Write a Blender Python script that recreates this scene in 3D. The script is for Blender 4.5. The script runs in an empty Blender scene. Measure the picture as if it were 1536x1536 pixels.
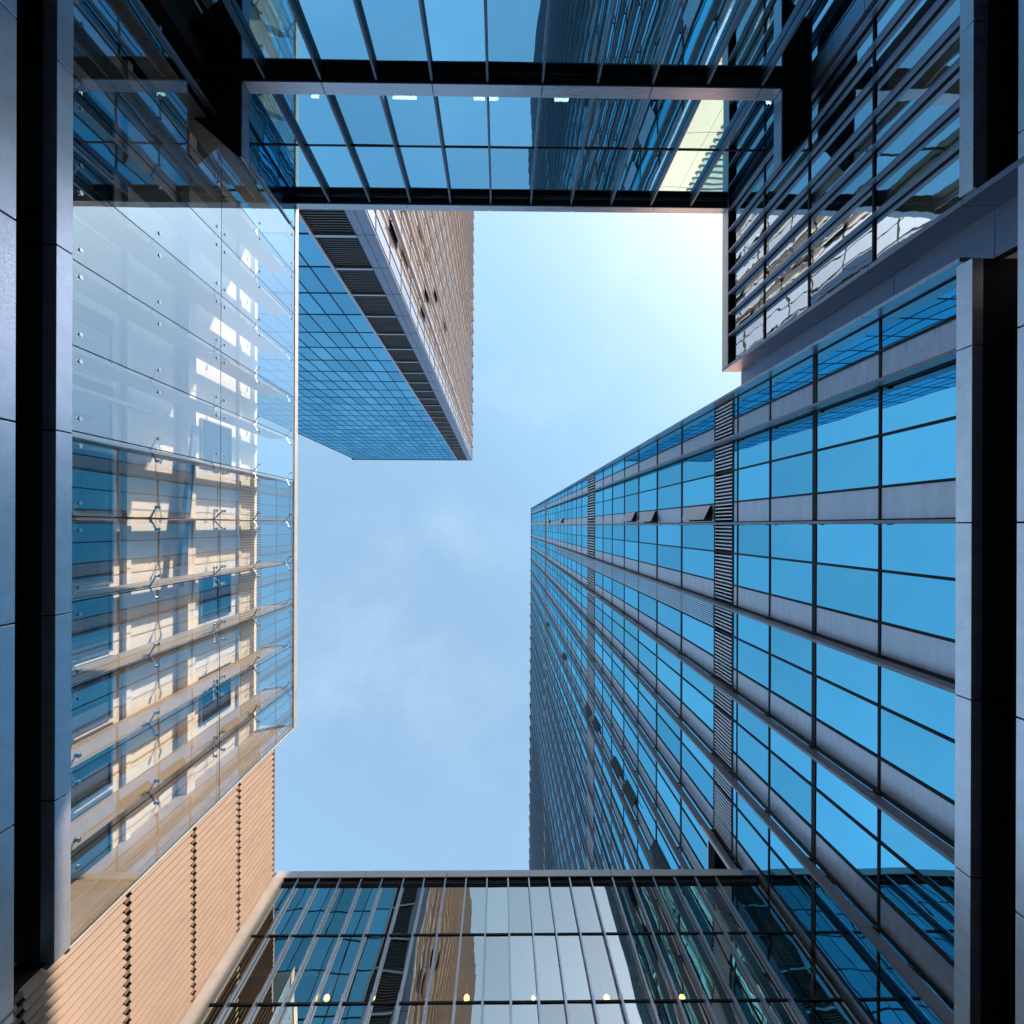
import bpy, math, random
from mathutils import Matrix, Vector
random.seed(7)
S = bpy.context.scene
C = S.collection
F = 768.0                      # focal length in photograph pixels (1536 wide)
TX, ROLL = 0.0125, 0.0033      # small camera tilt and roll
CX, CY = 759.6, 789.0
GZ = -1.6                      # ground, camera is at z = 0


def R(px, py=789.0):
    """direction of a pixel as (x/z, y/z)"""
    a, b = (px - CX) / F, (py - CY) / F
    d = Vector((1, -ROLL, -TX)) * a + Vector((ROLL, 1, 0)) * b + Vector((TX, 0, 1))
    return d.x / d.z, d.y / d.z


def ZX(X, px, py=789.0): return X / R(px, py)[0]
def ZY(Y, py, px=750.0): return Y / R(px, py)[1]

# ------------------------------------------------------------------ materials
def new_mat(name):
    m = bpy.data.materials.new(name); m.use_nodes = True
    nt = m.node_tree; nt.nodes.clear()
    out = nt.nodes.new('ShaderNodeOutputMaterial')
    return m, nt, out


def N(nt, t, **kw):
    n = nt.nodes.new(t)
    for k, v in kw.items():
        if k in n.inputs.keys(): n.inputs[k].default_value = v
        else: setattr(n, k, v)
    return n


def coords(nt, scale=(1, 1, 1)):
    tc = N(nt, 'ShaderNodeTexCoord'); mp = N(nt, 'ShaderNodeMapping')
    mp.inputs['Scale'].default_value = scale
    nt.links.new(tc.outputs['Object'], mp.inputs['Vector'])
    return mp.outputs['Vector']


def solid(name, col, rough=.5, metal=0., var=.12, scale=(1, 1, 1), nscale=3., bump=0., spec=.5):
    m, nt, out = new_mat(name)
    p = N(nt, 'ShaderNodeBsdfPrincipled', Roughness=rough, Metallic=metal)
    p.inputs['Specular IOR Level'].default_value = spec
    v = coords(nt, scale)
    n1 = N(nt, 'ShaderNodeTexNoise', Scale=nscale, Detail=8., Roughness=.65)
    nt.links.new(v, n1.inputs['Vector'])
    n2 = N(nt, 'ShaderNodeTexNoise', Scale=nscale * .13, Detail=3.)
    nt.links.new(v, n2.inputs['Vector'])
    ad = N(nt, 'ShaderNodeMath', operation='ADD')
    nt.links.new(n1.outputs[0], ad.inputs[0]); nt.links.new(n2.outputs[0], ad.inputs[1])
    mr = N(nt, 'ShaderNodeMapRange')
    mr.inputs['From Min'].default_value = .7; mr.inputs['From Max'].default_value = 1.3
    mr.inputs['To Min'].default_value = 1 - var; mr.inputs['To Max'].default_value = 1 + var
    nt.links.new(ad.outputs[0], mr.inputs['Value'])
    mx = N(nt, 'ShaderNodeVectorMath', operation='SCALE')
    mx.inputs[0].default_value = col
    nt.links.new(mr.outputs[0], mx.inputs['Scale'])
    nt.links.new(mx.outputs[0], p.inputs['Base Color'])
    mr2 = N(nt, 'ShaderNodeMapRange')
    mr2.inputs['From Min'].default_value = .3; mr2.inputs['From Max'].default_value = .7
    mr2.inputs['To Min'].default_value = max(.02, rough - .1); mr2.inputs['To Max'].default_value = rough + .1
    nt.links.new(n1.outputs[0], mr2.inputs['Value']); nt.links.new(mr2.outputs[0], p.inputs['Roughness'])
    if bump:
        b = N(nt, 'ShaderNodeBump', Distance=bump, Strength=1.)
        nt.links.new(n1.outputs[0], b.inputs['Height']); nt.links.new(b.outputs[0], p.inputs['Normal'])
    nt.links.new(p.outputs[0], out.inputs['Surface'])
    return m


def glass(name, tint, refl=1., see=(.02, .03, .04), clear=False, wave=.006, wscale=(.5, .5, .5), fine=0., fres=.3, rough=0., pv=.24):
    """coated facade glass: a tinted mirror over a dark or a clear body"""
    m, nt, out = new_mat(name)
    v = coords(nt, wscale)
    n1 = N(nt, 'ShaderNodeTexNoise', Scale=1., Detail=1.5, Roughness=.4)
    nt.links.new(v, n1.inputs['Vector'])
    b = N(nt, 'ShaderNodeBump', Distance=wave, Strength=1.)
    nt.links.new(n1.outputs[0], b.inputs['Height'])
    nrm = b.outputs[0]
    if fine:
        n3 = N(nt, 'ShaderNodeTexNoise', Scale=4.5, Detail=1., Roughness=.4)
        nt.links.new(v, n3.inputs['Vector'])
        b2 = N(nt, 'ShaderNodeBump', Distance=fine, Strength=1.)
        nt.links.new(n3.outputs[0], b2.inputs['Height']); nt.links.new(nrm, b2.inputs['Normal'])
        nrm = b2.outputs[0]
    g = N(nt, 'ShaderNodeBsdfGlossy', Roughness=rough)
    ge = N(nt, 'ShaderNodeNewGeometry'); oi = N(nt, 'ShaderNodeObjectInfo')
    sm = N(nt, 'ShaderNodeMath', operation='ADD'); fr = N(nt, 'ShaderNodeMath', operation='FRACT')
    nt.links.new(ge.outputs['Random Per Island'], sm.inputs[0]); nt.links.new(oi.outputs['Random'], sm.inputs[1]); nt.links.new(sm.outputs[0], fr.inputs[0])
    vr = N(nt, 'ShaderNodeMapRange'); vr.inputs['To Min'].default_value = 1 - pv; vr.inputs['To Max'].default_value = 1.
    nt.links.new(fr.outputs[0], vr.inputs['Value'])
    sc = N(nt, 'ShaderNodeVectorMath', operation='SCALE'); sc.inputs[0].default_value = tint
    nt.links.new(vr.outputs[0], sc.inputs['Scale']); nt.links.new(sc.outputs[0], g.inputs['Color'])
    nt.links.new(nrm, g.inputs['Normal'])
    if clear:
        a = N(nt, 'ShaderNodeBsdfTransparent'); a.inputs['Color'].default_value = (*see, 1)
    else:
        a = N(nt, 'ShaderNodeBsdfDiffuse'); a.inputs['Color'].default_value = (*see, 1)
    lw = N(nt, 'ShaderNodeLayerWeight', Blend=.35)
    mr = N(nt, 'ShaderNodeMapRange')
    mr.inputs['To Min'].default_value = refl; mr.inputs['To Max'].default_value = min(1, refl + fres)
    nt.links.new(lw.outputs['Facing'], mr.inputs['Value'])
    mx = N(nt, 'ShaderNodeMixShader')
    nt.links.new(mr.outputs[0], mx.inputs[0]); nt.links.new(a.outputs[0], mx.inputs[1]); nt.links.new(g.outputs[0], mx.inputs[2])
    nt.links.new(mx.outputs[0], out.inputs['Surface'])
    return m


def emis(name, col, st):
    m, nt, out = new_mat(name)
    e = N(nt, 'ShaderNodeEmission', Strength=st); e.inputs['Color'].default_value = (*col, 1)
    nt.links.new(e.outputs[0], out.inputs['Surface'])
    return m


M = dict(
    alu=solid('brushed_aluminium', (.38, .39, .44), .33, .85, .10, (.6, .6, 14), 3.),
    aluh=solid('brushed_aluminium_beam', (.62, .64, .70), .36, .8, .10, (.5, 12, 12), 2.),
    pale=solid('pale_aluminium', (.36, .355, .35), .42, .3, .08),
    dpanel=solid('blue_grey_panel', (.20, .23, .30), .40, .7, .10, (1, 1, 1), 4.),
    fin_grey=solid('grey_aluminium_fin', (.17, .18, .21), .4, .6, .12, (.6, .6, 8), 3.),
    fin_dark=solid('dark_blue_grey_fin', (.10, .12, .16), .4, .6, .1),
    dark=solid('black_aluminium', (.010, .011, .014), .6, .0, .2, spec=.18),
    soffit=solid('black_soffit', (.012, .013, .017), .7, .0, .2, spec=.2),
    greyb=solid('grey_beige_panel', (.30, .275, .262), .5, .2, .12),
    warm=solid('warm_stone_panel', (.80, .47, .32), .6, 0, .06),
    beige=solid('champagne_panel', (.46, .375, .31), .5, .15, .08),
    louvre=solid('champagne_louvre', (.148, .101, .074), .5, .1, .14, (1, 1, .3), 5.),
    concrete=solid('pale_render', (.78, .70, .62), .8, 0, .10, (1, 1, 1), 1.6, .004),
    steel=solid('stainless_steel', (.55, .55, .56), .22, 1., .1),
    paint=solid('white_painted_steel', (.78, .77, .74), .5, 0, .06),
    slat=solid('grey_louvre_blade', (.50, .53, .60), .4, .3, .1),
    darkslat=solid('dark_louvre_blade', (.05, .055, .065), .5, .1, .1),
    blind=solid('closed_blue_blind', (.01, .03, .12), .5, 0, .1),
    inside_pale=solid('pale_office_interior', (.55, .56, .56), .8, 0, .3, (1, 1, 1), 1.),
    inside=solid('office_interior', (.16, .17, .17), .8, 0, .3, (1, 1, 1), 1.),
    ground=solid('granite_paving', (.12, .12, .12), .8, 0, .2, (1, 1, 1), 2., .004),
    g_inner=glass('office_window_glass', (.5, .65, .8), .08, (.015, .022, .035), wave=.01, fres=.15),
    g_tower=glass('blue_mirror_glass', (.19, .66, .87), .93, (.01, .03, .06), wave=.008, wscale=(.35, .35, .35), fres=.07),
    g_side=glass('pale_reflective_glass', (.85, .86, .90), .55, (.36, .33, .31), wave=.03, wscale=(.3, .4, .4), fres=.3, rough=.03),
    g_far=glass('deep_blue_mirror_glass', (.20, .56, .78), .95, (.01, .03, .06), wave=.02, wscale=(.2, .2, .2), fres=.05),
    g_bridge=glass('steel_blue_glass', (.36, .74, .92), .82, (.16, .24, .26), clear=True, wave=.010, wscale=(.35, .3, .3), fine=.0006, fres=.12),
    g_bottom=glass('grey_green_glass', (.86, .87, .77), .50, (.42, .58, .56), clear=True, wave=.013, wscale=(.5, .3, .22), fine=.0007, fres=.2),
    g_block=glass('teal_glass', (.80, .95, 1.0), .55, (.42, .60, .64), clear=True, wave=.006, wscale=(.5, .9, .5), fine=.0006, fres=.25),
    g_screen=glass('clear_screen_glass', (.80, .97, 1.0), .05, (.93, .95, .94), clear=True, wave=.006, wscale=(.3, .3, .3), fres=.95),
    lamp=emis('warm_lamp', (1, .42, .10), 6.),
    tube=emis('white_tube', (1, .95, .88), 9.),
    green=emis('green_ring_lamp', (.1, .9, .6), .8),
)

def clear_mat(name, col):
    m, nt, out = new_mat(name)
    a = N(nt, 'ShaderNodeBsdfTransparent'); a.inputs['Color'].default_value = (*col, 1)
    nt.links.new(a.outputs[0], out.inputs['Surface']); return m
BK = clear_mat('inner_glass_surface', (.98, .99, .99))
BACKS = {M[k]: BK for k in ('g_bridge', 'g_bottom', 'g_block', 'g_screen')}

# ------------------------------------------------------------------ mesh builder
class MB:
    def __init__(s): s.v = []; s.f = []
    def box(s, x0, x1, y0, y1, z0, z1):
        if x0 > x1: x0, x1 = x1, x0
        if y0 > y1: y0, y1 = y1, y0
        if z0 > z1: z0, z1 = z1, z0
        i = len(s.v)
        s.v += [(x0, y0, z0), (x1, y0, z0), (x1, y1, z0), (x0, y1, z0), (x0, y0, z1), (x1, y0, z1), (x1, y1, z1), (x0, y1, z1)]
        s.f += [(i, i+3, i+2, i+1), (i+4, i+5, i+6, i+7), (i, i+1, i+5, i+4), (i+1, i+2, i+6, i+5), (i+2, i+3, i+7, i+6), (i+3, i, i+4, i+7)]
        return s
    def hexa(s, p):
        """eight corners: four of one side, four of the other in the same order"""
        i = len(s.v); s.v += [tuple(q) for q in p]
        c = sum((Vector(q) for q in p), Vector()) / 8
        for f in ((0, 1, 2, 3), (4, 5, 6, 7), (0, 1, 5, 4), (1, 2, 6, 5), (2, 3, 7, 6), (3, 0, 4, 7)):
            a, b, d = Vector(p[f[0]]), Vector(p[f[1]]), Vector(p[f[2]])
            n = (b - a).cross(d - a); m = sum((Vector(p[k]) for k in f), Vector()) / 4
            if n.dot(m - c) < 0: f = f[::-1]
            s.f.append(tuple(i + k for k in f))
        return s
    def tube(s, a, b, r, n=8, r2=None):
        a, b = Vector(a), Vector(b); d = (b - a).normalized()
        u = d.orthogonal().normalized(); w = d.cross(u); i = len(s.v); r2 = r if r2 is None else r2
        for c, q in ((a, r), (b, r2)):
            for k in range(n):
                t = 2 * math.pi * k / n
                s.v.append(tuple(c + (u * math.cos(t) + w * math.sin(t)) * q))
        for k in range(n):
            j = (k + 1) % n; s.f.append((i + k, i + j, i + n + j, i + n + k))
        s.f.append(tuple(i + k for k in range(n))[::-1]); s.f.append(tuple(i + n + k for k in range(n)))
        return s
    def obj(s, name, mat, parent=None, bevel=0., smooth=False, back=None):
        me = bpy.data.meshes.new(name)
        o = bpy.data.objects.new(name, me); C.objects.link(o)
        off = Vector((0, 0, 0))
        if parent is not None:
            o.parent = parent; p = parent
            while p is not None: off += p.location; p = p.parent
        me.from_pydata([tuple(Vector(q) - off) for q in s.v], [], s.f)
        me.materials.append(mat)
        if back is None and mat in BACKS: back = BACKS[mat]
        if back is not None:
            me.materials.append(back)
            for k, f in enumerate(me.polygons): f.material_index = 0 if k % 6 == 0 else 1
        if smooth:
            for f in me.polygons: f.use_smooth = True
        if bevel:
            b = o.modifiers.new('edge', 'BEVEL'); b.width = bevel; b.segments = 2; b.limit_method = 'ANGLE'
        me.update()
        return o


def thing(name, label, cat, loc, group=None, kind=None):
    o = bpy.data.objects.new(name, None); C.objects.link(o); o.location = loc
    o['label'] = label; o['category'] = cat
    if group: o['group'] = group
    if kind: o['kind'] = kind
    return o


def tag(o, label, cat, group=None):
    o['label'] = label; o['category'] = cat
    if group: o['group'] = group


class Wall:
    """a vertical wall plane; s runs along it, n outwards, z up"""
    def __init__(s, axis, P, out): s.a, s.P, s.o = axis, P, out
    def box(s, mb, s0, s1, n0, n1, z0, z1):
        p0, p1 = s.P + s.o * n0, s.P + s.o * n1
        if s.a == 'x': mb.box(p0, p1, s0, s1, z0, z1)
        else: mb.box(s0, s1, p0, p1, z0, z1)
        return mb
    def pt(s, a, n, z):
        p = s.P + s.o * n
        return (p, a, z) if s.a == 'x' else (a, p, z)
    def pane(s, mb, s0, s1, n, z0, z1, th=.03, tilt=.003):
        d = [random.uniform(-tilt, tilt) for _ in range(3)]; d.append(d[0] + d[2] - d[1])
        cs = ((s0, z0), (s1, z0), (s1, z1), (s0, z1))
        mb.hexa([s.pt(a, n + e, z) for (a, z), e in zip(cs, d)] + [s.pt(a, n + e - th, z) for (a, z), e in zip(cs, d)])
        return mb

# ------------------------------------------------------------------ camera, world, sun
cd = bpy.data.cameras.new('camera'); cam = bpy.data.objects.new('camera', cd); C.objects.link(cam)
right = Vector((1, -ROLL, -TX)); up = Vector((-ROLL, -1, 0)); view = Vector((TX, 0, 1))
view.normalize(); right = (right - view * right.dot(view)).normalized(); back = -view; up = back.cross(right)
cam.matrix_world = Matrix((( right.x, up.x, back.x, 0), (right.y, up.y, back.y, 0), (right.z, up.z, back.z, 0), (0, 0, 0, 1)))
cd.sensor_width = 36; cd.lens = 18; cd.clip_end = 5000; cd.clip_start = .05
cd.shift_x = (768 - CX) / 1536; cd.shift_y = (CY - 768) / 1536
S.camera = cam
S.view_settings.view_transform = 'Standard'; S.view_settings.look = 'None'
S.view_settings.exposure = 1.72; S.view_settings.gamma = 1

SUN_EL, SUN_AZ = math.radians(23.9), math.atan2(.68, -.73)
w = bpy.data.worlds.new('World'); S.world = w; w.use_nodes = True
nt = w.node_tree; bg = nt.nodes['Background']
sky = N(nt, 'ShaderNodeTexSky', sky_type='NISHITA', sun_disc=False, sun_elevation=SUN_EL, sun_rotation=SUN_AZ)
sky_tint = (.69, 1.01, .99)
sky.air_density = 1.0; sky.dust_density = 1.9; sky.ozone_density = 1.6
tc = N(nt, 'ShaderNodeTexCoord')
n1 = N(nt, 'ShaderNodeTexNoise', Scale=3.2, Detail=8., Roughness=.6, Distortion=.15)
mp = N(nt, 'ShaderNodeMapping'); mp.inputs['Location'].default_value = (.35, .2, .6)
nt.links.new(tc.outputs['Generated'], mp.inputs['Vector']); nt.links.new(mp.outputs[0], n1.inputs['Vector'])
mr = N(nt, 'ShaderNodeMapRange', interpolation_type='SMOOTHSTEP')
mr.inputs['From Min'].default_value = .42; mr.inputs['From Max'].default_value = .85
mr.inputs['To Min'].default_value = 0.12; mr.inputs['To Max'].default_value = .21
nt.links.new(n1.outputs[0], mr.inputs['Value'])
mix = N(nt, 'ShaderNodeMixRGB'); mix.inputs[2].default_value = (4.3, 5.1, 5.6, 1)
nt.links.new(mr.outputs[0], mix.inputs[0]); gr = N(nt, 'ShaderNodeVectorMath', operation='MULTIPLY'); 
bw = N(nt, 'ShaderNodeRGBToBW'); nt.links.new(sky.outputs[0], bw.inputs[0])
tm = N(nt, 'ShaderNodeMapRange', interpolation_type='SMOOTHSTEP'); tm.inputs['From Min'].default_value = 1.2; tm.inputs['From Max'].default_value = 2.5
tmx = N(nt, 'ShaderNodeMixRGB'); tmx.inputs[1].default_value = (*sky_tint, 1); tmx.inputs[2].default_value = (.85, .93, .98, 1)
nt.links.new(bw.outputs[0], tm.inputs['Value']); nt.links.new(tm.outputs[0], tmx.inputs[0]); nt.links.new(tmx.outputs[0], gr.inputs[1])
nt.links.new(sky.outputs[0], gr.inputs[0]); nt.links.new(gr.outputs[0], mix.inputs[1])
nt.links.new(mix.outputs[0], bg.inputs[0]); bg.inputs[1].default_value = .12
sd = bpy.data.lights.new('sun', 'SUN'); so = bpy.data.objects.new('sun', sd); C.objects.link(so)
sd.energy = 3.3; sd.angle = math.radians(.6); sd.color = (1, .80, .62)
sv = Vector((math.sin(SUN_AZ) * math.cos(SUN_EL), math.cos(SUN_AZ) * math.cos(SUN_EL), math.sin(SUN_EL)))
so.rotation_euler = sv.to_track_quat('Z', 'Y').to_euler()

# ------------------------------------------------------------------ ground
g = MB().box(-1500, 1500, -1500, 1500, GZ - .5, GZ).obj('ground', M['ground']); g['kind'] = 'structure'

D = 9.05          # plane of the right tower's glass
L = -7.75         # plane of the left glass screen
MOD = 3.22


def tower_kit(th, W, s_lo, s_hi, fins, zl, z0, z1, louvre_rows, indiv, bands, gl, corner_px=None, sgn=1, panel='alu', fin_d=(.16, .47)):
    """bays of two panes and one closed panel between projecting fins.
    fins: positions; bay k spans fins[k]..fins[k+1] ; sgn -1 mirrors the bay"""
    rest = MB(); n_ind = 0; dk = MB(); bays = list(zip(fins[:-1], fins[1:]))
    cells = []
    for bi, (a, b) in enumerate(bays):
        def T(t): return a + t if sgn > 0 else b - t
        short = (b - a) < MOD - .05
        off = MOD - (b - a)
        segs = [(.05, 1.13), (1.20, 2.36)]
        pan = (2.42, 3.15)
        if short: segs = [(max(.05, q0 - off), q1 - off) for q0, q1 in segs if q1 - off > .3]; pan = (pan[0] - off, pan[1] - off)
        zb = z0(a) if callable(z0) else z0
        for zi, (za, zc, thick) in enumerate(zl):
            if za < zb - .01: continue
            t = .09 if thick else .035
            if zi in louvre_rows: continue
            for q0, q1 in segs: cells.append((bi, zi, T(q0), T(q1), za + t, zc - t))
        # closed panel strip
        mb = MB(); st = MB()
        for zi, (za, zc, thick) in enumerate(zl):
            if za < zb - .01: continue
            if zi in louvre_rows: W.box(mb, T(pan[0]), T(pan[1]), -.16, -.12, za - .05, zc + .05)
            else: W.box(mb, T(pan[0]), T(pan[1]), -.13, .0, za + .03, zc - .03)
        mb.obj('spandrel_panel', M[panel], th)
        # fin, with its brackets at the floors
        fb = MB(); f = b if sgn > 0 else a
        W.box(fb, f - .03, f + .05, fin_d[0], fin_d[1], max(zb, GZ), z1)
        for zi, (za, zc, thick) in enumerate(zl):
            if za < zb: continue
            W.box(fb, f - .02, f + .04, -.02, fin_d[0] + .003, za - .04, za + .04)
            W.box(dk, f - .06, f + .075, fin_d[0] - .03, fin_d[0] + .02, zc - .16, zc - .04)
            if zi % 2: W.box(fb, f - .034, f + .054, fin_d[0] - .003, fin_d[1] + .003, za - .012, za - .004)
        fb.obj('vertical_fin', M['fin_grey' if panel == 'alu' else panel], th)
        # dark frame
        for q in ([x[0] - .035 for x in segs] + [pan[0] - .03, pan[1] + .03]):
            c = T(q); W.box(dk, c - .03, min(c + .03, T(segs[0][0])) if q == segs[0][0] - .035 and sgn > 0 else c + .03, -.05, .035, zb, z1)
    for zi, (za, zc, thick) in enumerate(zl):
        lo = min([a for a, b in bays if (z0(a) if callable(z0) else z0) <= za + .01] or [s_lo])
        hi = max([b for a, b in bays if (z0(a) if callable(z0) else z0) <= za + .01] or [s_hi])
        t = .09 if thick else .035
        W.box(dk, lo, hi, -.052, .02, za - t, za + t)
    dk.obj('curtain_wall_frame', M['dark'], th)
    # panes: those that show largest are single parts
    cells.sort(key=lambda c: indiv(c))
    for k, c in enumerate(cells):
        if k < 100: W.pane(MB(), c[2], c[3], 0, c[4], c[5]).obj('window_pane', M[gl], th)
        else: W.pane(rest, c[2], c[3], 0, c[4], c[5])
    if rest.v:
        r = rest.obj('window_pane', M[gl], th); r['kind'] = 'stuff'
    # louvred storeys
    for zi in louvre_rows:
        za, zc, _ = zl[zi]; lv = MB(); wh = MB()
        wd_, st_ = (.05, .145) if za < 30 else (.09, .26)
        for a, b in bays:
            if (z0(a) if callable(z0) else z0) > za + .01: continue
            # vertical blades fill the storey between dark posts
            s = a + .12
            while s < b - .1:
                W.box(lv, s, s + wd_, -.03, .03, za + .06, zc - .06); s += st_
        lv.obj('louvre_band', M['slat'], th)
    for (a, b, za, zc) in bands:
        lv = MB(); s = a
        while s < b:
            W.box(lv, s, s + .035, -.0, .05, za, zc); s += .09
        lv.obj('louvre_band', M['slat'], th)

# ------------------------------------------------------------------ right tower
tower = thing('office_tower', 'tall blue mirrored office tower with vertical fins filling the right side', 'office tower', (D, 40, GZ))
zpx = [1320, 1222, 1155, 1106.5, 1100, 1073]
zt = [ZX(D, p) for p in zpx]
ztop = D / R(797, 770)[0]
lv = [GZ, 1.2, 4.0, 6.6, 9.3] + zt[:3] + [zt[3], zt[4], zt[5]]
z = zt[5]
ups = [1022.7, 985.8, 958, 936.7, 918.5, 904.6]
for p in ups: lv.append(ZX(D, p))
stp = (lv[-1] - zt[5]) / 6
while lv[-1] + stp < ztop - 1: lv.append(lv[-1] + stp)
lv.append(ztop - .6)
zl = [(lv[i], lv[i + 1], abs(lv[i] - zt[1]) < .1 or lv[i] > 21) for i in range(len(lv) - 1)]
i_l1 = next(i for i, q in enumerate(zl) if abs(q[0] - zt[4]) < .05)
i_l2 = min(range(len(zl)), key=lambda i: abs(zl[i][0] - ZX(D, 893)))
i_l3 = min(range(len(zl)), key=lambda i: abs(zl[i][0] - ZX(D, 818.5)))
WT = Wall('x', D, -1)
fins = [-5.0, -.13 - MOD] + [-.13 + MOD * k for k in range(0, 33)]
y_end = fins[-1]
zrec = ZX(D, 1070, 1256)
DF = D - .5
zfr = ZX(DF, 1433, 900)
lv = [zfr] + [q for q in lv if q > zfr + .3]
zl = [(lv[i], lv[i + 1], abs(lv[i] - zt[1]) < .1 or lv[i] > 21) for i in range(len(lv) - 1)]
i_l1 = next(i for i, q in enumerate(zl) if abs(q[0] - zt[4]) < .05)
i_l2 = min(range(len(zl)), key=lambda i: abs(zl[i][0] - ZX(D, 893)))
i_l3 = min(range(len(zl)), key=lambda i: abs(zl[i][0] - ZX(D, 818.5)))
def tz0(a): return zfr if a < 12.0 else zrec
# snap the recess to a floor line
zrec = min((q[0] for q in zl), key=lambda v: abs(v - zrec))
def size_key(c):
    b, zi, s0, s1, za, zc = c; s = (s0 + s1) / 2
    if za < 8.5: return 1e9
    if za > 11 and s * 768 / za > 530: return 1e8
    return za * 1.0 + (0 if abs(s) < 25 else 50)
tower_kit(tower, WT, -5.0, y_end, fins, zl, tz0, ztop, {i_l1, i_l2, i_l3}, size_key,
          [(3.32, 4.15, zt[5] + .1, lv[lv.index(zt[5]) + 8] if False else ZX(D, 835))], 'g_tower')
b = MB()
b.box(D + .12, D + 26, -5.0 + .1, 12.70, zfr, ztop - .3); b.box(D + .12, D + 26, 12.71, y_end, zrec + .003, ztop - .3)
b.obj('core_wall', M['dark'], tower)
b = MB().box(D + 1.2, D + 25.9, 12.72, y_end - .1, GZ, zrec)
b.obj('recessed_wall', M['soffit'], tower)
# roof edge
b = MB().box(D - .12, D + 26.1, -5.08, y_end + .08, ztop - .28, ztop)
b.obj('roof_coping', M['dpanel'], tower)
# corner fin and end wall
b = MB(); b.box(D - .45, D + .05, -5.06, -4.98, zfr, ztop - .3)
for q in zl: b.box(D - .455, D - .2, -5.064, -4.976, q[0] - .012, q[0] - .002)
b.obj('vertical_fin', M['alu'], tower)
b = MB(); x = D + .06
while x < D + 25:
    for q in zl[3:]: b.box(x, x + 1.18, -5.06, -4.92, q[0] + .02, q[1] - .02)
    x += 1.2
b.obj('end_wall_panel', M['warm'], tower)
b = MB(); z = zt[5] - 1
while z < 70: b.box(D + 1.75, D + 7.5, -5.16, -5.07, z, z + .22); z += .45
b.obj('end_wall_louvre', M['pale'], tower)
# ledge at the foot of the recessed part, with black gap beside the low building
b = MB(); b.box(D - .50, D - .42, 12.66, 12.78, zfr, zrec + .2)
b.obj('corner_post', M['pale'], tower)
# vertical strip where facade starts again above the recess
b = MB(); b.box(D - .30, D - .05, 12.80, y_end, zrec - .12, zrec)
b.obj('bottom_trim', M['alu'], tower)
# open vent flaps
def flap(th, W, px, py, wd=.68, ht=1.5, ang=.45, s_is='y'):
    rx, ry = R(px, py)
    zc = W.P / (rx if W.a == 'x' else ry); s = (ry if W.a == 'x' else rx) * zc
    zc0, zc1 = zc - ht / 2, zc + ht / 2
    mb = MB()
    # hinged at the side, swings out
    d = wd * math.sin(ang); c = wd * math.cos(ang); s0 = s - wd / 2
    mb.hexa([W.pt(s0, .03, zc0), W.pt(s0 + c, .03 + d, zc0), W.pt(s0 + c, .03 + d, zc1), W.pt(s0, .03, zc1),
             W.pt(s0, .07, zc0), W.pt(s0 + c - .01, .07 + d, zc0), W.pt(s0 + c - .01, .07 + d, zc1), W.pt(s0, .07, zc1)])
    f = mb.obj('vent_flap', M['dark' if py > 850 else 'alu'], th)  # lower flaps coloured black, standing in for their shaded inner side and opening
    h = W.box(MB(), s - wd / 2 + .01, s + wd / 2 - .01, .002, .012, zc0, zc1).obj('vent_opening', M['soffit'], th)
for p in [(1050, 771), (975, 776), (947, 776), (843, 781), (824, 782), (885, 1066), (897, 1088), (928, 1152), (948, 1191), (994, 1290), (823, 937), (848, 985)]:
    flap(tower, WT, *p, ht=2.6)

# ------------------------------------------------------------------ portal walls beside the court
def low_wall(name, label, X, sgn, ztw, fx_in, ys, ends, zs, zf, dep=.9):
    th = thing(name, label, 'wall', (X, 0, GZ))
    y = ends[0]; k = 0
    while y < ends[1]:
        y1 = min(y + MOD, ends[1])
        MB().box(X, X + sgn * .25, y + .015, y1 - .015, GZ, ztw).obj('wall_panel', M['aluh'], th, .006)
        y = y1
    MB().box(X + sgn * .26, X + sgn * 1.6, ends[0], ends[1], GZ, ztw - .3).obj('backing', M['soffit'], th)
    return th

zsl, zfl = ZX(L, 80), ZX(L, 104.5)
zwl = ZX(L, 23)
zsr = ZX(DF, 1457, 900)
zwr = ZX(DF, 1525)
yj_l = R(80, 645)[1] * zsl
low_wall('courtyard_wall', 'low brushed metal wall along the left edge under the glass screen', L, -1, zwl, 0, 0, (yj_l - 6 * MOD, yj_l + 5 * MOD), 0, 0)
yj_r = R(1457, 784)[1] * zsr
low_wall('courtyard_wall', 'low brushed metal wall along the right edge under the mirrored tower', DF, 1, zwr, 0, 0, (yj_r - 6 * MOD, yj_r + 5 * MOD), 0, 0)

# portal of the tower (fascia + soffit)
y0p = R(1457, 386)[1] * zsr
yy = [y0p] + [yj_r + MOD * k for k in (-1, 0, 1, 2, 3, 4)]
for a, b_ in zip(yy[:-1], yy[1:]):
    MB().box(DF, DF + .2, a + .012, b_ - .012, zsr, zfr).obj('portal_fascia', M['aluh'], tower, .004)
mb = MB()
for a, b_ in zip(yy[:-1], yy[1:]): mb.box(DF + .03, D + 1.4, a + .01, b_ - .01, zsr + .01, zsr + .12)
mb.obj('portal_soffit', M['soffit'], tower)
MB().box(D + 1.3, D + 1.5, y0p, 16, GZ, zsr + .1).obj('recess_wall', M['soffit'], tower)

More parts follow.
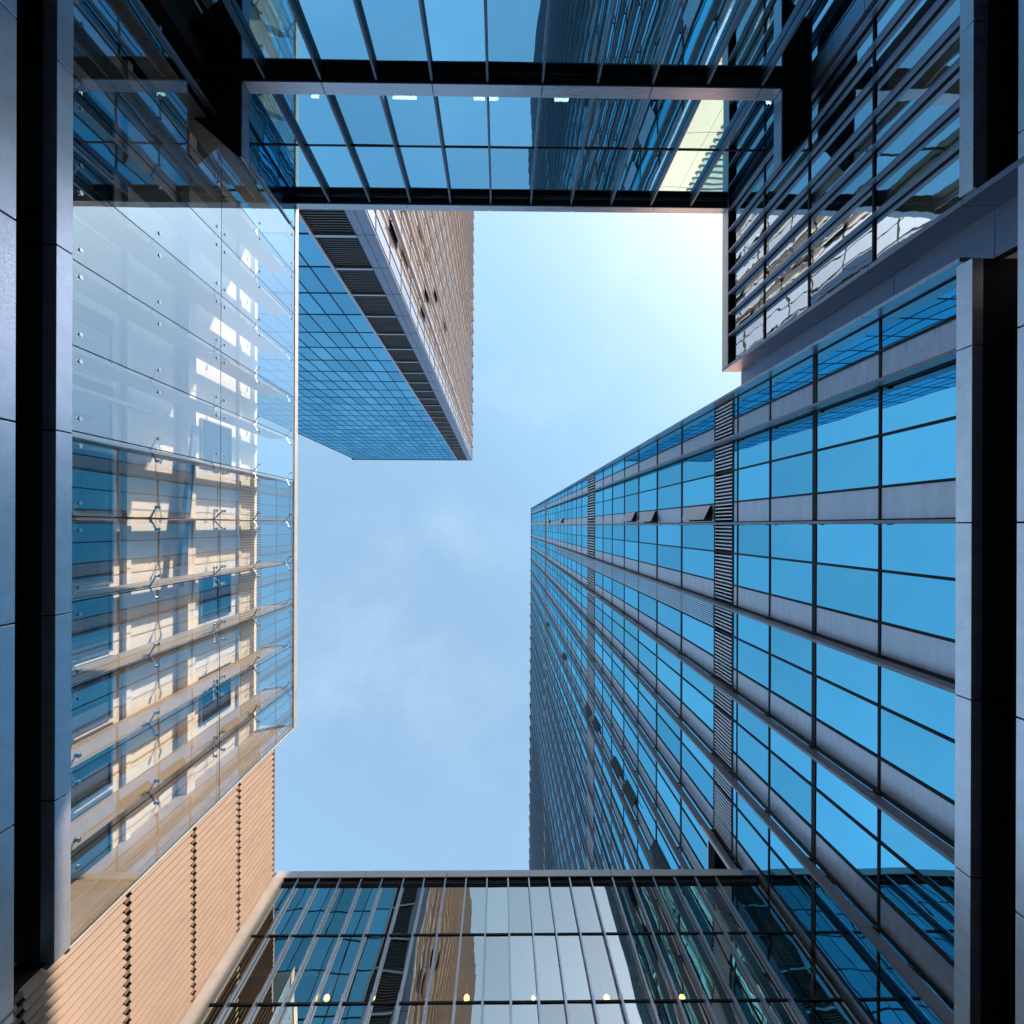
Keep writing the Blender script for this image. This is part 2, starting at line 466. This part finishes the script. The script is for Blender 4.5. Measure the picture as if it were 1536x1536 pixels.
# ------------------------------------------------------------------ upper right block with fins
block = thing('glazed_block', 'louvred glass block with blue-grey fins at the upper right corner', 'building', (10, -15, GZ))
DB = DF
GB = DB + .15
zrb = ZX(DB, 1092, 450); ztb = ZX(DB, 1083.5, 450)
yb0 = R(1092, 552)[1] * zrb      # south end of the block
yb1 = -25.
WB = Wall('x', GB, -1)
zb_s = ZX(DB, 1465, 150); zb_f = ZX(DB, 1444, 150)
zlb = [zb_f, ZX(GB, 1310), ZX(GB, 1213), ZX(GB, 1146), zrb]
yfb = [yb0 - .12] + [R(1091.5, p)[1] * ZX(DB, 1091.5, 450) for p in (504.3, 472.7, 442, 410.9, 379.4, 347.8, 316.7)]
dy = yfb[-2] - yfb[-1]
while yfb[-1] > -14: yfb.append(yfb[-1] - dy)
dk = MB()
for i, (a, b_) in enumerate(zip(yfb[:-1], yfb[1:])):
    if i:
        fb = MB().box(DB - .02, GB - .05, a - .025, a + .025, zb_f, zrb - .02)
        for zq in zlb[1:-1]: fb.box(DB - .024, DB + .12, a - .029, a + .029, zq - .015, zq - .003)
        fb.obj('vertical_fin', M['dpanel'], block)
    for za, zc in zip(zlb[:-1], zlb[1:]):
        WB.pane(MB(), b_ + .03, a - .03, 0, za + .04, zc - .04, tilt=.006).obj('window_pane', M['g_block'], block)
    WB.box(dk, a - .03, a + .03, -.06, .02, zb_f, zrb)
for zq in zlb[:-1]: WB.box(dk, yfb[-1], yb0 - .03, -.05, .03, zq - .035, zq + .035)
dk.obj('curtain_wall_frame', M['dark'], block)
# roof cornice: dark soffit, pale fascia
MB().box(DB + .02, GB + .2, yb1, yb0 - .12, zrb, zrb + .08).obj('cornice_soffit', M['soffit'], block)
for k in range(6):
    a = yb0 - .006 - k * MOD
    MB().box(DB - .005, DB + .03, a - MOD + .012, a, zrb + .002, ztb).obj('cornice_fascia', M['pale'], block)
MB().box(DB + .04, DB + 22, yb1, yb0 - .01, zrb + .09, ztb - .01).obj('roof', M['dpanel'], block)
# south end wall (plane y = yb0) and the recessed joint towards the tower
xr = DB * 1.085
for za, zc in zip([GZ, 4, 7.2] + zlb, [4, 7.2] + zlb + [ztb - .005]):
    MB().box(DB - .01, xr, yb0 - .11, yb0, za + .006, zc - .006).obj('end_wall_panel', M['dpanel'], block)
for za, zc in zip([GZ, 4, 7.2, zfr] + [ZX(xr, p) for p in (1340, 1238, 1168)], [4, 7.2, zfr] + [ZX(xr, p) for p in (1340, 1238, 1168)] + [ztb - .02]):
    MB().box(xr, xr + .2, yb0 + .01, -5.07, za + .006, zc - .006).obj('joint_panel', M['dpanel'], block)
# portal of the block
for a, b_ in ((yb0 - .02 - 3 * MOD, yb0 - 2 * MOD), (yb0 - 2 * MOD, yb0 - MOD * .98), (yb0 - MOD * .98, yb0 - .13)):
    MB().box(DB - .06, DB + .2, a + .012, b_ - .012, zb_s, zb_f).obj('portal_fascia', M['aluh'], block, .004)
MB().box(DB - .02, DB + 1.4, yb1, yb0 - .2, zb_s + .01, zb_s + .12).obj('portal_soffit', M['soffit'], block)
MB().box(DB - .015, DB + 1.4, yb0 - .19, yb0 - .12, zb_s - .02, zb_s + .2).obj('portal_end', M['dpanel'], block)
MB().box(DB + 1.3, DB + 1.5, yb1, yb0, GZ, zb_s + .1).obj('recess_wall', M['soffit'], block)
# rooms behind the glass
b = MB()
for za in zlb[1:]: b.box(GB + .12, GB + 7, yb1 + 2, yb0 - .2, za - .25, za - .05)
b.obj('floor_slab', M['inside_pale'], block)
b = MB()
b.box(GB + 7, GB + 7.2, yb1, yb0 - .15, 8, ztb - .1)
for yy_ in (-8.6, -11.9): b.box(GB + .8, GB + 1.2, yy_ - .2, yy_ + .2, zb_f, zrb)
for yy_ in (-10.2, -7.2): b.box(GB + 3, GB + 6.9, yy_ - .06, yy_ + .06, zb_f, zrb)
b.obj('interior_wall', M['inside_pale'], block)

# ------------------------------------------------------------------ building across the top
YG, YO = -12.32, -12.05
br = thing('glazed_building', 'glass building with slender fins across the top of the view', 'building', (0, YG, GZ))
WBR = Wall('y', YG, 1)
def zv(Y, py): return Y / R(750, py)[1]
zc0, zc1 = zv(YO, 125), zv(YO, 143)     # mid cornice
zr0, zr1 = zv(YO, 307), zv(YO, 315)     # roof cornice
ztr = zv(YG, 221)
xf = [R(731, 122)[0] * zc0 + 1.503 * k for k in range(-5, 7)]
xl, xrr = -8.15, 8.6
yj0 = -11.07
# glass panes by storey
rows = [(GZ, 2.4, 0), (2.4, 5.4, 0), (5.4, 8.4, 0), (8.4, zc0 - 3.0, 0), (zc0 - 3.0, zc0, 0), (zc1 - .1, ztr, 0), (ztr, zr0, 1)]
edges = [xl] + [x for x in xf if xl < x < xrr] + [GB - .06]
dk = MB()
for (za, zc, _) in rows:
    for a, b_ in zip(edges[:-1], edges[1:]):
        if b_ - a < .1: continue
        WBR.pane(MB(), a + .025, b_ - .025, 0, za + .03, zc - .03, tilt=.004).obj('window_pane', M['g_bridge'], br)
    WBR.box(dk, xl, GB - .06, -.05, .02, za - .03, za + .03)
for a in edges: WBR.box(dk, a - .03, a + .03, -.06, .02, GZ, zr0)
dk.obj('curtain_wall_frame', M['dark'], br)
for a in edges[1:-1]:
    fb = MB(); fb.box(a - .03, a + .03, YG + .03, YO - .01, GZ, zc0 - .02); fb.obj('vertical_fin', M['fin_dark'], br)
    fb = MB(); fb.box(a - .03, a + .03, YG + .03, YO - .01, zc1, zr0 - .02); fb.obj('vertical_fin', M['fin_dark'], br)
# mid cornice, with side returns
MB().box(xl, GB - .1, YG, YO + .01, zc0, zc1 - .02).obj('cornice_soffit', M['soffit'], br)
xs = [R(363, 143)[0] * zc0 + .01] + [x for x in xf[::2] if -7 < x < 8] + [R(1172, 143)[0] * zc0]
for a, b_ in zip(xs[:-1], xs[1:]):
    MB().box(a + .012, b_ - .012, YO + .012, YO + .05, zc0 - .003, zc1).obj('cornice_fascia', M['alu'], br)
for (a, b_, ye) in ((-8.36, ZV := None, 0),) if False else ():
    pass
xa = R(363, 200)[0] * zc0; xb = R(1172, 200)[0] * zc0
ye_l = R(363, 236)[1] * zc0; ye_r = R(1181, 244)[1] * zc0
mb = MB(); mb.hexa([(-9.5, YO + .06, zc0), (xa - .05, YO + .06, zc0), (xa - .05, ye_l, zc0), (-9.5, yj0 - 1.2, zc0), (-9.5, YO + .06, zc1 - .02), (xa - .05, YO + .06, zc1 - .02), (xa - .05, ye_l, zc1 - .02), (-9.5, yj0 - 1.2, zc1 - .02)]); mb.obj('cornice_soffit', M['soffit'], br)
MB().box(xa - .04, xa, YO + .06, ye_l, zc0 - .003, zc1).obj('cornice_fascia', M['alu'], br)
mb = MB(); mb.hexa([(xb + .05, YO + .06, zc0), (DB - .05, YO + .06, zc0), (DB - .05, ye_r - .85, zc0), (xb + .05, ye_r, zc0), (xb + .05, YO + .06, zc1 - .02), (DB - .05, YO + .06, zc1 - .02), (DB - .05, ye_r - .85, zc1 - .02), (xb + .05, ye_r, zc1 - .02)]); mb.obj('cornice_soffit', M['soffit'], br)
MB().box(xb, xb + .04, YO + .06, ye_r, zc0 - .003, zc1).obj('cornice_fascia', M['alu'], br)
# roof cornice
MB().box(xl, GB - .1, YG - .2, YO + .01, zr0, zr0 + .06).obj('cornice_soffit', M['soffit'], br)
MB().box(xl, GB - .1, YG + .022, YG + .05, zr0 - .04, zr0 - .01).obj('drip_trim', M['alu'], br)
xs = [-8.3] + [R(p, 311)[0] * zr0 for p in (487, 610, 735, 859, 982)] + [DB]
for a, b_ in zip(xs[:-1], xs[1:]):
    MB().box(a + .01, b_ - .01, YO + .012, YO + .05, zr0 - .002, zr1).obj('cornice_fascia', M['alu'], br)
MB().box(xl, GB - .1, YG - 14, YO, zr0 + .07, zr1 - .02).obj('roof', M['dpanel'], br)
# corner piers
px0, px1 = R(1213, 129)[0] * zv(YO, 129), R(1248, 129)[0] * zv(YO, 129)
zz = [GZ, 3, 7, zv(YO, 8), zc1 - .04]
for za, zc in zip(zz[:-1], zz[1:]):
    MB().box(px0, px1, YO - .4, YO + .005, za + .01, zc - .01).obj('corner_pier', M['dpanel'], br)
MB().box(px1 + .01, GB - .02, YG - .3, YO - .1, GZ, zr0).obj('corner_pier', M['dark'], br)
MB().box(-13, -7.86, YG + .05, YO, GZ, zc0).obj('corner_pier', M['soffit'], br)
# rooms
b = MB()
for za in (5.4, 8.4, zc0 - .02, ztr - 0.02, zr0 - .3): b.box(xl, GB - .1, YG - 12, YG - .12, za - .02, za + .28)
b.obj('floor_slab', M['inside'], br)
b = MB().box(xl, GB, YG - 12.4, YG - 12, GZ, zr0); b.box(-13, xl - .02, YG - 12.4, YG - .1, GZ, zr0 - .4)
for x in (-6, -1.2, 3.6, 8.0): b.box(x - .25, x + .25, YG - 1.6, YG - 1.1, GZ, zr0)
b.obj('interior_wall', M['inside'], br)
# ceiling tubes behind the glass
words = ['above the second fin from the left', 'between the third and fourth fin', 'left of the middle fin', 'right of the middle fin', 'over the dark tower reflection', 'short one close to the right pier']
for (a, b_, ww) in ((467, 478, words[0]), (589, 625, words[1]), (711, 727, words[2]), (733, 747, words[3]), (832, 853, words[4]), (1150, 1157, words[5])):
    zt_ = 15.9; yt = YG - .35; zt2 = yt / R(750, 147)[1]
    x0, x1 = R(a, 147)[0] * zt2, R(b_, 147)[0] * zt2
    t = thing('ceiling_tube', 'white ceiling tube inside the top glass building, ' + ww, 'lamp', ((x0 + x1) / 2, yt, zt2), 'tubes behind the top facade')
    MB().box(x0, x1, yt - .05, yt + .05, zt2, zt2 + .03).obj('diffuser', M['tube'], t)
    MB().box(x0 - .01, x1 + .01, yt - .06, yt + .06, zt2 + .032, zt2 + .08).obj('housing', M['paint'], t)

# ------------------------------------------------------------------ building along the bottom
YB = 12.27
bo = thing('glazed_building', 'low green-tinted glass building with closely set fins along the bottom', 'building', (0, YB, GZ))
WBO = Wall('y', YB, -1)
zs = zv(YB, 1329); YOB = 12.13
zq0, zq1 = zv(YOB, 1316), zv(YOB, 1306.5)
zt1, zt2 = zv(YB, 1402), zv(YB, 1504)
st = zt1 - zt2
rows = [(zs, zt1), (zt1, zt2)]
z = zt2
while z > GZ + .3: rows.append((z, max(GZ, z - st))); z -= st
fx = [R(p, 1318)[0] * zq0 for p in (448, 479, 511, 543, 574, 606, 637, 668.5, 699.5, 730.7, 762, 793, 823, 854, 885.7, 918, 948, 979, 1010.5, 1042, 1073)]
sp = (fx[-1] - fx[0]) / (len(fx) - 1)
xle = -7.42; fx = [fx[0] - sp] + fx
edges = [xle] + [x for x in fx if x > xle + .1] + [D - .1]
dk = MB()
rest = MB(); cnt = 0
for ri, (zc, za) in enumerate(rows):
    for i, (a, b_) in enumerate(zip(edges[:-1], edges[1:])):
        if b_ - a < .1: continue
        if ri < 3 and (i not in (1, 8, 15, 20)):
            mat = M['g_bottom']
            WBO.pane(MB(), a + .02, b_ - .02, 0, za + .02, zc - .02, tilt=.003).obj('window_pane', mat, bo); cnt += 1
        elif ri < 3:
            WBO.pane(MB(), a + .02, b_ - .02, 0, za + .02, zc - .02, tilt=.003).obj('window_pane', M['g_bottom'], bo); cnt += 1
        else: WBO.pane(rest, a + .02, b_ - .02, 0, za + .02, zc - .02)
    WBO.box(dk, xle, D - .1, -.05, .025, zc - .03, zc + .03)
rest.obj('window_pane', M['g_bottom'], bo)['kind'] = 'stuff'
for a in edges: WBO.box(dk, a - .02, a + .02, -.06, .01, GZ, zs)
dk.obj('curtain_wall_frame', M['dark'], bo)
for a in edges[1:-1]:
    fb = MB(); fb.box(a - .022, a + .022, YOB - .005, YB - .02, zt2 + .12, zq0 - .01); fb.box(a - .03, a + .03, YOB - .03, YB - .02, GZ, zt2 + .11)
    fb.obj('vertical_fin', M['alu'], bo)
b = MB().box(xle, 8.5, YOB + .01, YB + .1, zq0 + .002, zq0 + .05)
b.obj('cornice_soffit', M['soffit'], bo)
MB().box(xle, D - .15, YB - .06, YB + .02, zs + .03, zq0).obj('head_trim', M['soffit'], bo)
xs = [L + .02] + [R(p, 1312)[0] * zq0 for p in (546.5, 670, 794, 918)] + [8.5]
for a, b_ in zip(xs[:-1], xs[1:]): MB().box(a + .01, b_ - .01, YOB - .03, YOB + .005, zq0, zq1).obj('cornice_fascia', M['pale'], bo)
MB().box(L - .2, D + .5, YOB + .01, YB + 12, zq0 + .06, zq1 - .01).obj('roof', M['dpanel'], bo)
MB().box(L + .02, xle + .04, YOB - .06, YB + .2, GZ, zq0).obj('corner_pier', M['greyb'], bo)
b = MB()
for za in [q[0] for q in rows[2::2]]: b.box(xle, D, YB + .12, YB + 9, za + .95, za + 1.2)
b.obj('floor_slab', M['inside'], bo)
MB().box(xle, D, YB + 9, YB + 9.3, GZ, zs + .3).obj('interior_wall', M['inside'], bo)
# a dark blue drawn blind in one window
MB().box(fx[1] + sp + .03, fx[1] + 2 * sp - .03, YB + .06, YB + .09, zt1 + .04, zs - .02).obj('blind', M['blind'], bo)
for i, (p, ww) in enumerate(((490, 'leftmost of the row'), (560, 'second from the left'), (700, 'left of the pale sky reflection'), (800, 'in the middle of the pale sky reflection'), (910, 'right end of the pale sky reflection'), (1023, 'last on the right'))):
    zd = zt2 + .10; yd = R(p, 1500)[1] * zd; xd = R(p, 1497)[0] * zd; yd = max(yd, YB + .25)
    zd = yd / R(p, 1497)[1]; xd = R(p, 1497)[0] * zd
    t = thing('downlight', 'warm downlight behind the bottom facade, ' + ww, 'lamp', (xd, yd, zd), 'downlights behind the bottom facade')
    r = .075 if p not in (560, 800) else .05
    mb = MB()
    rr = [(math.sin(math.pi * q / 8) * r, -math.cos(math.pi * q / 8) * r) for q in range(9)]
    for (r0, h0), (r1, h1) in zip(rr[:-1], rr[1:]): mb.tube((xd, yd, zd + h0), (xd, yd, zd + h1), max(r0, .004), 16, max(r1, .004))
    mb.obj('lens', M['lamp'], t)
    MB().tube((xd, yd, zd + r), (xd, yd, zd + .45), .02, 10).obj('rod', M['paint'], t)

# ------------------------------------------------------------------ left building: louvred wing
lw = thing('louvred_wing', 'sunlit building wing clad in champagne metal louvres at the lower left', 'building', (L, 11, GZ))
zlt = ZX(L, 411.5, 1200)
zj = [ZX(L, p, 1400) for p in (192, 291, 358)]
hs = [GZ, .9, 3.3, 5.7, 8.1 + .0, None]
zz = [zj[0] - 2.42 * k for k in range(5, 0, -1)] + zj + [zlt]
ye0, ye1 = 7.62, 16.5
pitch = .19
for za, zc in zip(zz[:-1], zz[1:]):
    mb = MB(); y = ye0
    while y < ye1:
        z0_, z1_ = za + .085, zc - .055
        # each blade: a thin plate set at a slant, its front lip bent
        a = (L - .10, y); b1 = (L + .02, y + .15); c1 = (L + .015, y + .168); d1 = (L - .10, y + .175)
        mb.hexa([(a[0], a[1], z0_), (b1[0], b1[1], z0_), (c1[0], c1[1], z0_), (d1[0], d1[1], z0_),
                 (a[0], a[1], z1_), (b1[0], b1[1], z1_), (c1[0], c1[1], z1_), (d1[0], d1[1], z1_)])
        y += pitch
    mb.obj('louvre_panel', M['louvre'], lw)
mb = MB()
for za in zz[1:-1]:
    y = ye0
    while y < ye1:
        mb.box(L - .09, L - .02, y + .02, y + .10, za - .06, za + .09); y += pitch
mb.obj('blade_clip', M['louvre'], lw)
MB().box(L - .6, L - .12, ye0, ye1, GZ, zlt - .05).obj('wall', M['soffit'], lw)
MB().box(L - 14, L - .01, ye0, ye1 + .2, zlt - .04, zlt + .06).obj('roof_coping', M['louvre'], lw)

# ------------------------------------------------------------------ left building: glass screen
ls = thing('glass_screen_building', 'building behind a bolted clear glass screen on the left', 'building', (L, 0, GZ))
zr_l = ZX(L, 441.5, 600); zmid = ZX(L, 331.5, 600); zbot = zfl
yj = [(R(105, p)[1] * ZX(L, 105)) for p in (128, 260, 388, 522, 649, 779, 909, 1037, 1162, 1297, 1421)]
sp = (yj[-1] - yj[0]) / 10
yj = [yj[0] + sp * k for k in range(-3, 11)]
yj[0] = -11.07
WL = Wall('x', L, 1)
for a, b_ in zip(yj[:-1], yj[1:]):
    for za, zc in ((zbot + .03, zmid - .012), (zmid + .012, zr_l - .02)):
        WL.pane(MB(), a + .012, b_ - .012, 0, za, zc, th=.02, tilt=.002).obj('glass_panel', M['g_screen'], ls)
gk = MB()
for a in yj: gk.box(L - .018, L - .006, a - .011, a + .011, zbot, zr_l)
gk.box(L - .018, L - .006, yj[0], yj[-1], zmid - .011, zmid + .011)
gk.obj('joint_gasket', M['dark'], ls)
# edges
MB().box(L - .06, L + .02, YG, yj[-1] + .03, zr_l, zr_l + .30).obj('roof_coping', M['pale'], ls)
MB().box(L - .9, L + .03, yj[-1] + .012, yj[-1] + .05, zbot, zr_l).obj('end_trim', M['pale'], ls)
MB().box(L - .1, L + .06, yj[0] - .08, yj[0] - .01, zbot, zc0 + 5).obj('end_trim', M['alu'], ls)
WL.pane(MB(), YG + .04, yj[0] - .10, 0, zc1 + .05, zr_l - .02).obj('side_glazing', M['g_bridge'], ls)
MB().box(L - .05, L + .03, YG + .005, YG + .05, zc1, zr_l).obj('corner_mullion', M['dark'], ls)
# bottom fascia and soffit
ends = [-12, yj_l - 3 * MOD, yj_l - 2 * MOD, yj_l - MOD, yj_l, yj_l + MOD, yj_l + 2 * MOD, yj[-1]]
for a, b_ in zip(ends[:-1], ends[1:]):
    MB().box(L - .2, L + .04, a + .012, b_ - .012, zsl, zfl).obj('portal_fascia', M['aluh'], ls, .004)
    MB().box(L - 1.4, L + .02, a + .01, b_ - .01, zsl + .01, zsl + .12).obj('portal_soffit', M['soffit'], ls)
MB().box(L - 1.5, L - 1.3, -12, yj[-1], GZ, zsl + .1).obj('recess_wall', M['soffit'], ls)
# vertical stiffener fins behind each joint
for a in yj[1:-1]:
    MB().box(L - .95, L - .22, a - .02, a + .02, zbot + .1, zr_l - .05).obj('stiffener_fin', M['beige'], ls)
# end wall of the cavity
MB().box(L - 1.2, L - .03, yj[-1] - .10, yj[-1] - .02, zbot + .04, zr_l - .02).obj('cavity_end_wall', M['beige'], ls)
# inner wall
XI = L - 1.25
iw = MB()
iw.box(XI - .2, XI, yj[0], yj[-1], zbot, zr_l - .3)
iw.obj('inner_wall', M['concrete'], ls)
wz = [(zbot + .15, 12.6), (13.9, 15.5), (17.2, 18.4)]
for k, a in enumerate(yj[:-1]):
    b_ = yj[k + 1]
    for j, (za, zc) in enumerate(((zbot + .2, 11.9), (15.5, 17.1))):
        if j == 1 and k not in (6, 9, 11): continue
        if j == 0 and k in (1, 4): continue
        m = MB().box(XI + .0, XI + .03, a + .10, b_ - .10, za, zc)
        f = MB()
        for (p, q, r_, s_) in ((a + .05, a + .10, za - .05, zc + .05), (b_ - .10, b_ - .05, za - .05, zc + .05)): f.box(XI + .0, XI + .07, p, q, r_, s_)
        for zq in (za - .05, zc): f.box(XI, XI + .07, a + .10, b_ - .10, zq, zq + .05)
        fo = f.obj('window_frame', M['dpanel'], ls)
        m.obj('window_pane', M['g_inner'], fo)
# rails, floor edges, pipes inside the cavity
MB().box(XI + .02, XI + .12, yj[0], yj[-1], 12.3, 12.45).obj('white_rail', M['paint'], ls)
MB().box(XI + .02, XI + .3, yj[0], yj[-1], 14.4, 14.75).obj('floor_edge', M['concrete'], ls)
MB().box(XI + .02, XI + .10, yj[0], yj[-1], 17.6, 17.7).obj('white_rail', M['paint'], ls)
rx, ry = R(288, 640); p0 = Vector((XI + .25, ry / rx * (XI + .25), (XI + .25) / rx))
rx, ry = R(266, 880); p1 = Vector((XI + .25, ry / rx * (XI + .25), (XI + .25) / rx))
d = (p1 - p0).normalized() * .0; q = Vector((0, 0, .11))
MB().hexa([p0 - q, p0 + q, p0 + q + Vector((.12, 0, 0)), p0 - q + Vector((.12, 0, 0)), p1 - q, p1 + q, p1 + q + Vector((.12, 0, 0)), p1 - q + Vector((.12, 0, 0))]).obj('diagonal_brace', M['dpanel'], ls)
b = MB(); ych = -2.57; b.box(L - .28, L - .2, ych - .04, ych + .04, 9.3, 12.6)
for k in range(8): b.tube((L - .19, ych, 9.5 + k * .4), (L - .185, ych, 9.5 + k * .4), .025, 10)
b.obj('steel_channel', M['paint'], ls)
# point fixings
for a in yj[1:-1]:
    for j, zc in enumerate((zbot + .22, ZX(L, 238), zmid, ZX(L, 389), zr_l - .25)):
        mb = MB()
        for sy in (-1, 1):
            for dz in ((0,) if j in (0, 1, 3, 4) else (-.2, .2)):
                e = (L - .06, a + sy * .25, zc + dz)
                mb.tube((L - .2, a, zc), (L - .13, a + sy * .12, zc + dz * .5), .022, 8)
                mb.tube((L - .13, a + sy * .12, zc + dz * .5), e, .018, 8)
                mb.tube((L - .08, e[1], e[2]), (L + .012, e[1], e[2]), .02, 10)
                mb.tube((L + .004, e[1], e[2]), (L + .018, e[1], e[2]), .042, 14)
                mb.tube((L - .07, e[1], e[2]), (L - .045, e[1], e[2]), .042, 14)
        mb.tube((L - .34, a, zc), (L - .19, a, zc), .03, 8)
        mb.obj('spider_fitting', M['steel'], ls)
# body of the left building behind the inner wall
MB().box(L - 16, XI - .22, -11.2, 7.6, zsl + .2, zr_l - .35).obj('body', M['inside'], ls)

# cable ladder lying along the foot of the screen
cl = thing('cable_ladder', 'narrow steel cable ladder with white rungs behind the left glass near its bottom edge', 'ladder', (L - .3, 1.5, zbot + .1))
zc = zbot + .13
ya, yb_ = R(107, 660)[1] * zc, R(107, 1125)[1] * zc
m = MB().box(L - .14, L - .10, ya, yb_, zc, zc + .05); m.box(L - .42, L - .38, ya, yb_, zc, zc + .05); m.obj('side_rail', M['steel'], cl)
m = MB(); y = ya + .1
while y < yb_: m.box(L - .38, L - .14, y, y + .03, zc + .01, zc + .04); y += .21
m.obj('rung', M['paint'], cl)

# ------------------------------------------------------------------ far tower (upper left)
YF = -18.5
zft = zv(YF, 690.5)
ft = thing('office_tower', 'distant tower with blue gridded glass face and sunlit beige finned side', 'office tower', (-20, -40, GZ))
XF = -7.95
def xa_(px, py): rx, ry = R(px, py); return rx / ry * YF
x_far = xa_(530, 690); x_lv0 = xa_(499.4, 403); x_lv1 = xa_(560, 403)
WF = Wall('y', YF, 1)
lvs = [zv(YF, p) for p in (353.4, 402.9, 441.4, 472.7, 499.2, 521.9, 542.2)]
fl = (lvs[-1] - lvs[0]) / 6
zf = [lvs[0] + fl * k for k in range(-8, 60) if lvs[0] + fl * k < zft - 1.2]
zf = [GZ] + [z for z in zf if z > GZ + 1]
zf.append(zft - .4)
colx = [x_lv0 - 1.58 * k for k in range(0, int((x_lv0 - x_far) / 1.58) + 1)]
cells = []
for i in range(len(zf) - 1):
    for a, b_ in zip(colx[1:], colx[:-1]): cells.append((a, b_, zf[i], zf[i + 1]))
def vis(c):
    z = c[2]; px = 750 + 768 * c[1] / max(z, .1); py = 789 + 768 * YF / max(z, .1)
    return z if (px > 443 and py > 312) else 1e6 + z
cells.sort(key=vis); rest = MB()
for k, (a, b_, za, zc) in enumerate(cells):
    if k < 100: WF.pane(MB(), a + .03, b_ - .03, 0, za + .05, zc - .05, tilt=.004).obj('window_pane', M['g_far'], ft)
    else: WF.pane(rest, a + .03, b_ - .03, 0, za + .05, zc - .05, tilt=.004)
rest.obj('window_pane', M['g_far'], ft)['kind'] = 'stuff'
dk = MB()
for a in colx: WF.box(dk, a - .04, a + .04, -.05, .03, GZ, zft)
for z in zf: WF.box(dk, colx[-1], x_lv0, -.05, .032, z - .06, z + .06)
dk.obj('curtain_wall_frame', M['dark'], ft)
# louvred strip with pale sills
b = MB(); c_ = MB()
for za, zc in zip(zf[:-1], zf[1:]):
    z = za + .35
    while z < zc - .3: WF.box(b, x_lv0 + .3, x_lv1, -.25, .02, z, z + .10); z += .26
    WF.box(MB(), x_lv0 + .25, x_lv1, -.05, .16, za - .12, za + .12).obj('sill', M['alu'], ft)
b.obj('louvre_strip', M['darkslat'], ft)
WF.box(MB(), x_lv0 + .04, x_lv0 + .28, -.05, .22, GZ, zft).obj('edge_mullion', M['alu'], ft)
b = MB()
for za, zc in zip(zf[:-1], zf[1:]): WF.box(b, x_lv1, x_lv1 + .55, -.1, .05, za + .03, zc - .03); WF.box(b, x_lv1 + .58, XF, -.1, .05, za + .03, zc - .03)
b.obj('corner_panel', M['dpanel'], ft)
MB().box(x_far, XF - .12, -108, YF - .3, GZ, zft - .3).obj('core_wall', M['soffit'], ft)
MB().box(x_far - .1, XF + .1, -108.1, YF + .1, zft - .28, zft).obj('roof_coping', M['dpanel'], ft)
WS = Wall('x', XF, 1)
finsF = [YF - .12 - MOD * k for k in range(0, 28)][::-1]
zlF = [(a, b_, True) for a, b_ in zip(zf[:-1], zf[1:])]
tower_kit(ft, WS, finsF[0], finsF[-1], finsF, zlF, GZ, zft - .3, set(), lambda c: c[4] + abs(c[2]) * .2 if c[4] > 25 else 1e6, [], 'g_side', sgn=-1, panel='greyb')
def flapF(px, py):
    flap(ft, WS, px, py, wd=.7, ht=2.8, ang=.4)
for p in [(590, 352), (608, 385), (632, 352), (642, 383), (640, 445), (653, 445), (634, 470), (667, 490)]: flapF(*p)
